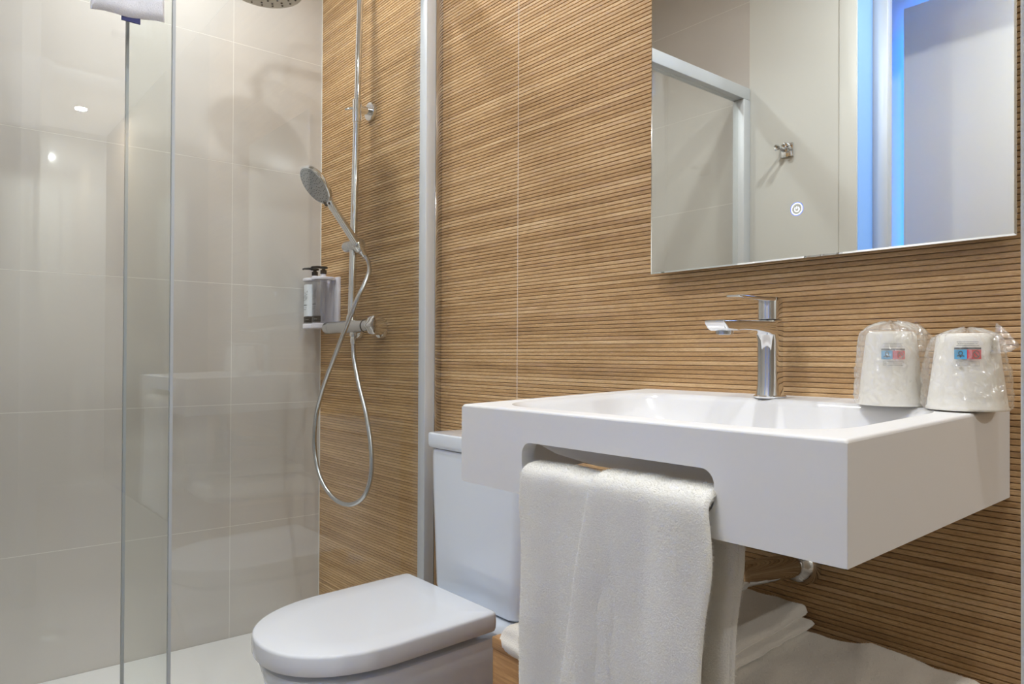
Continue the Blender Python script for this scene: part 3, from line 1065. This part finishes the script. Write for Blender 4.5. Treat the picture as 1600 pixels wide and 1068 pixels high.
obj('base_ring', loft(bmesh.new(), [floop(0.0225, 0.0245, FZ, 0.021), floop(0.023, 0.025, FZ + 0.001, 0.021), floop(0.023, 0.025, FZ + 0.003, 0.021), floop(0.0215, 0.0235, FZ + 0.0045, 0.02)]), 'chrome', t)
obj('tap_body', loft(bmesh.new(), [floop(0.0200, 0.0220, FZ + 0.004, 0.018), floop(0.0190, 0.0205, FZ + 0.010, 0.017), floop(0.0182, 0.0192, FZ + 0.020, 0.016), floop(0.0178, 0.0185, FZ + 0.045, 0.0155), floop(0.0180, 0.0190, FZ + 0.090, 0.0155), floop(0.0182, 0.0210, FZ + 0.101, 0.0155, -0.002), floop(0.0185, 0.0225, FZ + 0.109, 0.0155, -0.003), floop(0.0185, 0.0215, FZ + 0.1195, 0.016, -0.002), floop(0.0175, 0.0205, FZ + 0.1205, 0.0155, -0.002)]), 'chrome', t)
# spout: rounded slab running to the user
loops = []
for s, hw, zt, zb in ((0.0, 0.0182, 0.1195, 0.096), (0.018, 0.0180, 0.1195, 0.0975), (0.03, 0.0178, 0.1193, 0.1005), (0.06, 0.0176, 0.1188, 0.1035), (0.095, 0.0176, 0.1182, 0.1035), (0.112, 0.0176, 0.1178, 0.1015), (0.136, 0.0174, 0.1172, 0.1015), (0.142, 0.0172, 0.117, 0.105), (0.146, 0.0168, 0.1165, 0.1115), (0.1475, 0.0158, 0.1158, 0.1140)):
    cz, hz = (zt + zb) / 2, (zt - zb) / 2
    loops.append([(x, FY - s, FZ + z) for x, z in rrect(FX, cz, hw, hz, min(0.0045, hz * 0.8), 6)])
sp = obj('spout', loft(bmesh.new(), loops), 'chrome', t)
obj('aerator', lathe(bmesh.new(), [(0.0, 0.0), (0.009, 0.0), (0.0105, 0.0008), (0.0125, 0.001), (0.0128, 0.006), (0.0128, 0.009)], (FX, FY - 0.122, FZ + 0.0955), n=28, cap0=False), 'chrome_soft', sp)
obj('cartridge_cap', loft(bmesh.new(), [floop(0.0165, 0.0165, FZ + 0.1212, 0.0155), floop(0.0178, 0.0185, FZ + 0.1225, 0.0165), floop(0.0178, 0.0185, FZ + 0.150, 0.0165), floop(0.0174, 0.0182, FZ + 0.1545, 0.016), floop(0.0165, 0.0172, FZ + 0.156, 0.015)]), 'chrome', t)
loops = []
for s, hw, zc, hz in ((-0.010, 0.0150, 0.1535, 0.0030), (0.0, 0.0158, 0.1535, 0.0032), (0.02, 0.0158, 0.153, 0.0036), (0.045, 0.0150, 0.1525, 0.0030), (0.07, 0.0140, 0.1525, 0.0026), (0.092, 0.0132, 0.1532, 0.0024), (0.100, 0.0118, 0.1536, 0.0020), (0.1025, 0.0095, 0.1537, 0.0012)):
    loops.append([(x, FY - s, FZ + z) for x, z in rrect(FX, zc, hw, hz, hz * 0.9, 6)])
obj('lever', loft(bmesh.new(), loops), 'chrome', t)

# ================================================================== MIRROR
MX0, MX1, MZ0, MZ1 = 1.500, 2.088, 1.0855, 1.80
MYF = -0.030
t = thing('wall_mirror', 'frameless rectangular mirror with a lit touch button above the basin', 'mirror', (1.794, -0.015, MZ0))
bm = bmesh.new()
loops = []
for ins, y in ((0.0, MYF + 0.005), (0.0, MYF + 0.0012), (0.0025, MYF)):
    loops.append([(x, y, z) for x, z in ((MX0 + ins, MZ0 + ins), (MX1 - ins, MZ0 + ins), (MX1 - ins, MZ1 - ins), (MX0 + ins, MZ1 - ins))])
mg = obj('mirror_glass', loft(bm, loops, True, True), 'mirror', t, smooth=False)
obj('back_frame', boxm(MX0 + 0.03, MX1 - 0.03, MYF + 0.0055, -0.0005, MZ0 + 0.012, MZ1 - 0.012), 'dark', t)
BC = (1.7935, 1.1635)
bt3 = lambda off: (lambda u_, v_: (BC[0] + u_, MYF - off, BC[1] + v_))
bm = bmesh.new()
stroke_flat(bm, arc(0, 0, 0.0101, 0, 360, 40)[:-1], 0.0014, bt3(0.00015), True)
obj('button_glow', bm, 'button_glow', mg, smooth=False)
bm = bmesh.new()
stroke_flat(bm, arc(0, 0, 0.0088, 0, 360, 40)[:-1], 0.0013, bt3(0.0003), True)
obj('button_ring', bm, 'button', mg, smooth=False)
bm = bmesh.new()
stroke_flat(bm, arc(0, -0.0005, 0.0037, 125, 415, 24), 0.0013, bt3(0.0003))
stroke_flat(bm, [(0, 0.0), (0, 0.0042)], 0.0013, bt3(0.0003))
obj('power_symbol', bm, 'button', mg, smooth=False)

# --- robe hook on the opposite wall (seen in the mirror)
hx, hz = 0.937, 1.71
t = thing('robe_hook', 'square chrome double robe hook on the white wall, seen in the mirror', 'hook', (hx, -1.5, hz))
obj('hook_plate', boxm(hx - 0.024, hx + 0.024, -1.4998, -1.492, hz - 0.026, hz + 0.026, bev=0.002), 'chrome', t)
for sx in (-0.012, 0.012):
    obj('hook_peg', lathe(bmesh.new(), [(0.007, 0.0), (0.006, 0.006), (0.006, 0.032), (0.0105, 0.036), (0.012, 0.042), (0.009, 0.047), (0.0, 0.048)], (hx + sx * 1.2, -1.492, hz + 0.002), (sx * 8, 1, 0.1), 20, True, False), 'chrome', t)

# ================================================================== CUPS
def wrapped_cup(cx, cy, rb, h, seed, label, face_deg, lab_deg, lz):
    z0 = 0.8555 + (cy - BYF) * TILT + 0.0008
    t = thing('wrapped_cup', label, 'cup', (cx, cy, z0), 'plastic-wrapped cups on the basin')
    rt = rb * 0.73
    prof = [(rb * 0.92, 0.0008), (rb * 0.985, 0.0), (rb, 0.0012), (rb * 0.995, 0.003), (rb * 0.965, 0.0042)]
    for k in range(1, 9):
        s = k / 8
        prof.append((rb * 0.965 + (rt - rb * 0.965) * s, 0.0042 + (h - 0.009) * s))
    prof += [(rt - 0.0015, h - 0.002), (rt - 0.004, h), (rt - 0.006, h - 0.0015), (0.0, h - 0.002)]
    cup = obj('cup_body', lathe(bmesh.new(), prof, (cx, cy, z0), n=48, cap0=False, cap1=False), 'cup', t, angle=60)
    # crinkled bag
    bm = bmesh.new()
    n, mlev = 170, 100
    loops = []
    top_extra = 0.013 if seed == 1 else 0.006
    for i in range(mlev + 1):
        s = i / mlev
        z = s * (h + top_extra)
        L = []
        for k in range(n):
            a = 2 * PI * k / n
            ca, sa = math.cos(a), math.sin(a)
            base = rb * 0.99 + (rt - rb * 0.99) * min(z / h, 1)
            slack = 0.0022 + 0.0065 * max(0, math.sin(PI * min(1, s * 1.05))) * (0.5 + 0.5 * fbm(ca * 1.3 + seed * 5, sa * 1.3, s * 1.1))
            if seed == 1:
                slack += 0.009 * s ** 1.3 * (0.6 + 0.5 * fbm(ca * 1.1 + 3, sa * 1.1, s * 1.6))
            d1_ = mnoise.noise(Vector((ca * 2.6 + seed, sa * 2.6, s * 5 + seed * 3)))
            d2_ = abs(mnoise.noise(Vector((ca * 5.5 + s * 3, sa * 5.5, s * 8 + seed))))
            d3_ = abs(mnoise.noise(Vector((ca * 11 - s * 5, sa * 11, s * 17 + seed))))
            d4_ = abs(mnoise.noise(Vector((ca * 9 + s * 9 + seed, sa * 9 - s * 4, s * 7))))
            r = base + slack + 0.0026 * d1_ + 0.0046 * (0.35 - d2_) + 0.0012 * (0.3 - d3_) + 0.0022 * (0.3 - d4_)
            if s < 0.06:
                r = base + 0.0015 + (r - base - 0.0015) * s / 0.06
            # gather over the top
            g = max(0.0, (s - 0.86) / 0.14)
            r *= math.cos(g * PI / 2 * 0.97) ** 0.55
            zz = z + (0.005 * mnoise.noise(Vector((ca * 2.2 + seed, sa * 2.2, 4.0))) + 0.006 * (0.3 - d2_)) * max(0, (s - 0.6) / 0.4)
            r = max(r, (base + 0.0006) if zz < h - 0.001 else 0.0005)
            L.append((cx + r * ca, cy + r * sa, z0 + max(zz, 0.0002)))
        loops.append(L)
    loft(bm, loops, False, True)
    bag = obj('plastic_bag', bm, 'bag%d' % seed, t, angle=180)
    # loose corner of the bag
    ea = math.radians(face_deg)
    bm = bmesh.new()
    G = np.zeros((16, 14, 3))
    for i in range(16):
        for j in range(14):
            u_, v_ = i / 15, j / 13 - 0.5
            wd = 0.036 * (1 - u_) ** 0.7 + 0.003
            rr = rt + 0.002 + 0.028 * u_
            px = cx + rr * math.cos(ea) - math.sin(ea) * v_ * 0.010
            py = cy + rr * math.sin(ea) + math.cos(ea) * v_ * 0.010
            pz = z0 + h - 0.006 - 0.012 * u_ + v_ * wd
            nn = 0.004 * fbm(u_ * 4 + seed, v_ * 5, 2.0)
            G[i, j] = (px - math.sin(ea) * nn, py + math.cos(ea) * nn, min(pz, z0 + h + 0.012))
    V, F = thick_sheet(G, 0.0004, 1)
    obj('bag_corner', (V, F), 'bag2', bag, angle=180)
    # printed warning label on the bag, turned to the room
    la = math.radians(lab_deg)
    def on(off):
        def f(u_, v_):
            z = lz + v_ * 1.5
            u_ = u_ * 1.22
            r = rb * 0.965 + (rt - rb * 0.965) * z / h + off
            a = la + u_ / r
            return (cx + r * math.cos(a), cy + r * math.sin(a), z0 + z)
        return f
    def quad(bm, u0, u1, v0, v1, f, ns=8):
        stroke_flat(bm, [(u0 + (u1 - u0) * i / ns, (v0 + v1) / 2) for i in range(ns + 1)], v1 - v0, f)
        return bm
    o1, o2 = on(0.0046), on(0.0050)
    W = 0.0115
    obj('label_blue', quad(bmesh.new(), -W, -0.0005, -0.0075, 0.0, o1), 'lab_blue', bag)
    obj('label_red', quad(bmesh.new(), -0.0005, W, -0.0075, 0.0, o1), 'lab_red', bag)
    obj('label_pink', quad(bmesh.new(), 0.0004, 0.0036, -0.0073, -0.0002, o2, 3), 'lab_pink', bag)
    bm = quad(bmesh.new(), -W, W, 0.0002, 0.0018, o1, 12)
    for vv, (a0, a1) in ((0.0034, (-0.0095, 0.0095)), (0.0048, (-0.0085, 0.0085)), (0.0062, (-0.0092, 0.0092))):
        x = a0
        while x < a1:
            l_ = random.uniform(0.0008, 0.0022)
            quad(bm, x, min(x + l_, a1), vv - 0.0002, vv + 0.0002, o1, 1)
            x += l_ + 0.0004
    # two hands on the blue square, crossed-out round sign on the red one
    stroke_flat(bm, [(-0.0092, -0.0052), (-0.0075, -0.0048), (-0.006, -0.0056), (-0.0045, -0.0048), (-0.0028, -0.0052)], 0.0007, o2)
    stroke_flat(bm, arc(-0.006, -0.0028, 0.0016, 0, 360, 14)[:-1], 0.0007, o2, True)
    stroke_flat(bm, [(-0.006, -0.0045), (-0.006, -0.0062)], 0.0008, o2)
    stroke_flat(bm, arc(0.0072, -0.0037, 0.0028, 0, 360, 20)[:-1], 0.0006, o2, True)
    stroke_flat(bm, [(0.0055, -0.0018), (0.0090, -0.0056)], 0.0007, o2)
    obj('label_print', bm, 'lab_ink', bag)
    bm = bmesh.new()
    stroke_flat(bm, [(-0.0098, -0.0095), (-0.002, -0.0095), (0.006, -0.0095), (0.0098, -0.0095), (0.0098, -0.0128), (0.006, -0.0128), (-0.002, -0.0128), (-0.0098, -0.0128)], 0.0005, o1, True)
    quad(bm, -0.0098, -0.006, -0.0128, -0.0095, o1, 3)
    obj('label_box', bm, 'lab_grey', bag)


wrapped_cup(1.958, -0.082, 0.0415, 0.098, 1, 'upturned white cup in a puffed crinkled bag, nearer the tap', 35, -63.0, 0.0725)
wrapped_cup(2.052, -0.090, 0.0450, 0.0935, 2, 'upturned white cup in a tight clear bag at the basin corner', -20, -70.0, 0.0735)

# ================================================================== HAND TOWEL ON THE BASIN SLOT
def towel_layer(x0f, x1f, offs, zb, zf, th, seed, na_=90, nb_=70):
    """x0f/x1f: functions of height giving the side edges; offs: outward offset of the centre line"""
    bt_ = 0.7720
    yb, yf = -0.412, -0.4445
    o = offs
    pth = [(yb + o, zb)]
    for k in range(1, 12):
        pth.append((yb + o, zb + (bt_ - zb) * k / 12))
    R_ = (yb - yf) / 2 + o
    for k in range(9):
        a = PI * k / 8
        pth.append(((yb + yf) / 2 + R_ * math.cos(a), bt_ - 0.010 + (0.010 + o * 1.0) * math.sin(a) ** 0.7))
    for k in range(1, 22):
        s = k / 21
        pth.append((yf - o - 0.008 * s, bt_ - 0.010 + (zf - bt_ + 0.010) * s))
    pp = smooth_path([(0, y, z) for y, z in pth], 3)
    G = np.zeros((len(pp), nb_, 3))
    front0 = 12 * 3 + 12
    for i, p in enumerate(pp):
        fr = i > front0
        dn = max(0.0, min(1.0, (bt_ - p.z) / 0.35))
        for j in range(nb_):
            v_ = j / (nb_ - 1)
            x = x0f(p.z) + (x1f(p.z) - x0f(p.z)) * v_
            wv = 0.0040 * math.sin(x * 46 + seed + dn * 1.4) * (0.2 + dn) + 0.0030 * math.sin(x * 95 + seed * 2.1) * (0.2 + dn)
            wv += 0.0035 * fbm(x * 12 + seed, p.z * 7, 0.5) * (0.25 + dn)
            y = p.y - wv if fr else p.y + 0.4 * wv
            z = p.z + (0.0025 * fbm(x * 22, seed, 1.0) if p.z > bt_ - 0.012 else 0)
            G[i, j] = (x, y, z)
    return thick_sheet(G[:, ::-1], th)


lx = lambda z: 1.6245 - 0.004 * math.exp(-((z - 0.735) / 0.03) ** 2) + 0.016 * max(0, (0.72 - z)) / 0.3
rx = lambda z: 1.9255 + 0.010 * math.exp(-((z - 0.715) / 0.06) ** 2) - 0.006 * max(0, (0.70 - z)) / 0.3
fx = lambda z: 1.764 - 0.045 * max(0, min(1, (0.785 - z) / 0.27))
A = towel_layer(lx, rx, 0.0068, 0.47, 0.40, 0.0125, 0.4)
fx2 = lambda z: rx(z) + 0.004
B = towel_layer(fx, fx2, 0.0138, 0.50, 0.41, 0.0105, 2.2)
V, F = join_vf([A, B])
tw = obj('hand_towel', (V, F), 'towel', angle=70)
tag(tw, 'white terry hand towel draped through the slot of the washbasin', 'towel')
keep = lambda P, n_: ((P[:, 2] > 0.50) & (n_[:, 1] < 0.6)).astype(float)
fz = obj('terry_pile', fuzz(V, F, 190000, 0.0021, 0.00042, keep), 'towel', tw, smooth=False)
fz['kind'] = 'stuff'

# ================================================================== WOODEN BOX AND FOLDED TOWELS
t = thing('wooden_box', 'light oak box standing under the washbasin beside the toilet', 'box', (1.735, -0.17, 0.0))
obj('top_board', boxm(1.403, 2.075, -0.328, -0.004, 0.430, 0.450, bev=0.0012), 'box', t)
obj('front_board', boxm(1.404, 2.074, -0.327, -0.309, 0.0, 0.4298, bev=0.001), 'box', t)
obj('side_board', boxm(1.404, 1.422, -0.3088, -0.005, 0.0, 0.4298, bev=0.001), 'box', t)
obj('side_board', boxm(2.056, 2.074, -0.3088, -0.005, 0.0, 0.4298, bev=0.001), 'box', t)


def pad(quad, z0, z1, seed, wr, nx=70, ny=60, edge=0.020, sag=0.0, bumps=()):
    """soft folded cloth slab over a quadrilateral footprint, closed"""
    q = [Vector((p[0], p[1], 0)) for p in quad]
    top = np.zeros((nx, ny, 3))
    bot = np.zeros((nx, ny, 3))
    h = z1 - z0
    for i in range(nx):
        for j in range(ny):
            u_ = 0.5 - 0.5 * math.cos(PI * i / (nx - 1))
            v_ = 0.5 - 0.5 * math.cos(PI * j / (ny - 1))
            u_ = 0.5 * u_ + 0.5 * i / (nx - 1)
            v_ = 0.5 * v_ + 0.5 * j / (ny - 1)
            P = (q[0] * (1 - u_) + q[1] * u_) * (1 - v_) + (q[3] * (1 - u_) + q[2] * u_) * v_
            wx = (q[1] - q[0]).length
            wy = (q[3] - q[0]).length
            de = min(u_ * wx, (1 - u_) * wx, v_ * wy, (1 - v_) * wy)
            e = min(1.0, de / edge)
            pr = math.sqrt(max(0.0, 1 - (1 - e) ** 2))
            f1 = fbm(P.x * 9 + seed, P.y * 9, 0.3)
            f2 = 1 - abs(mnoise.noise(Vector((P.x * 14 + seed, P.y * 5 + seed, 1.7)))) * 2
            dz = wr * (0.8 * f1 + 0.7 * f2 * f2)
            for bx_, by_, br, bh in bumps:
                dz += bh * math.exp(-((P.x - bx_) ** 2 + (P.y - by_) ** 2) / br ** 2)
            zt = z0 + h * (0.5 + 0.5 * pr) + dz * pr
            zb = z0 + h * (0.5 - 0.5 * pr)
            jx = 0.006 * fbm(P.x * 12, P.y * 12, seed) * (1 - e)
            jy = 0.016 * fbm(P.x * 11 + 4, P.y * 9, seed) * (1 - e)
            top[i, j] = (P.x + jx, min(P.y + jy, -0.006), zt)
            bot[i, j] = (P.x + jx, min(P.y + jy, -0.006), zb)
    a, b = nx, ny
    V = np.concatenate([top.reshape(-1, 3), bot.reshape(-1, 3)])
    idx = np.arange(a * b).reshape(a, b)
    qd = np.stack([idx[:-1, :-1], idx[1:, :-1], idx[1:, 1:], idx[:-1, 1:]], -1).reshape(-1, 4)
    o = a * b
    rim = []
    for k in range(a - 1):
        rim.append((idx[k, 0], idx[k, 0] + o, idx[k + 1, 0] + o, idx[k + 1, 0]))
        rim.append((idx[k + 1, -1], idx[k + 1, -1] + o, idx[k, -1] + o, idx[k, -1]))
    for k in range(b - 1):
        rim.append((idx[0, k + 1], idx[0, k + 1] + o, idx[0, k] + o, idx[0, k]))
        rim.append((idx[-1, k], idx[-1, k] + o, idx[-1, k + 1] + o, idx[-1, k + 1]))
    return V, np.concatenate([qd, (qd + o)[:, ::-1], np.array(rim)])


low = [pad([(1.482, -0.380), (2.060, -0.350), (2.062, -0.010), (1.434, -0.010)], 0.4508, 0.506, 5.0, 0.008, edge=0.028, bumps=((1.92, -0.03, 0.05, 0.008), (2.04, -0.04, 0.035, 0.010)))]
V, F = join_vf(low)
o = tag(obj('folded_bath_towel', (V, F), 'towel_warm', angle=180), 'wide folded white bath towel lying lowest on the wooden box', 'towel', 'folded towels on the wooden box')
fz = obj('terry_pile', fuzz(V, F, 16000, 0.0020, 0.0006, lambda P, n_: (n_[:, 2] > 0.2).astype(float)), 'towel_warm', o, smooth=False)
fz['kind'] = 'stuff'
up = [pad([(1.60, -0.362), (1.842, -0.360), (1.815, -0.014), (1.56, -0.012)], 0.511, 0.524, 8.0, 0.004, edge=0.012),
      pad([(1.60, -0.364), (1.832, -0.362), (1.802, -0.012), (1.56, -0.012)], 0.522, 0.535, 9.0, 0.007, edge=0.012, bumps=((1.68, -0.06, 0.08, 0.006), (1.80, -0.03, 0.02, 0.004)))]
V, F = join_vf(up)
o = tag(obj('folded_hand_towel', (V, F), 'towel_warm', angle=180), 'smaller folded white towel laid on the wider one under the basin', 'towel', 'folded towels on the wooden box')
fz = obj('terry_pile', fuzz(V, F, 12000, 0.0020, 0.0006, lambda P, n_: (n_[:, 2] > 0.2).astype(float)), 'towel_warm', o, smooth=False)
fz['kind'] = 'stuff'
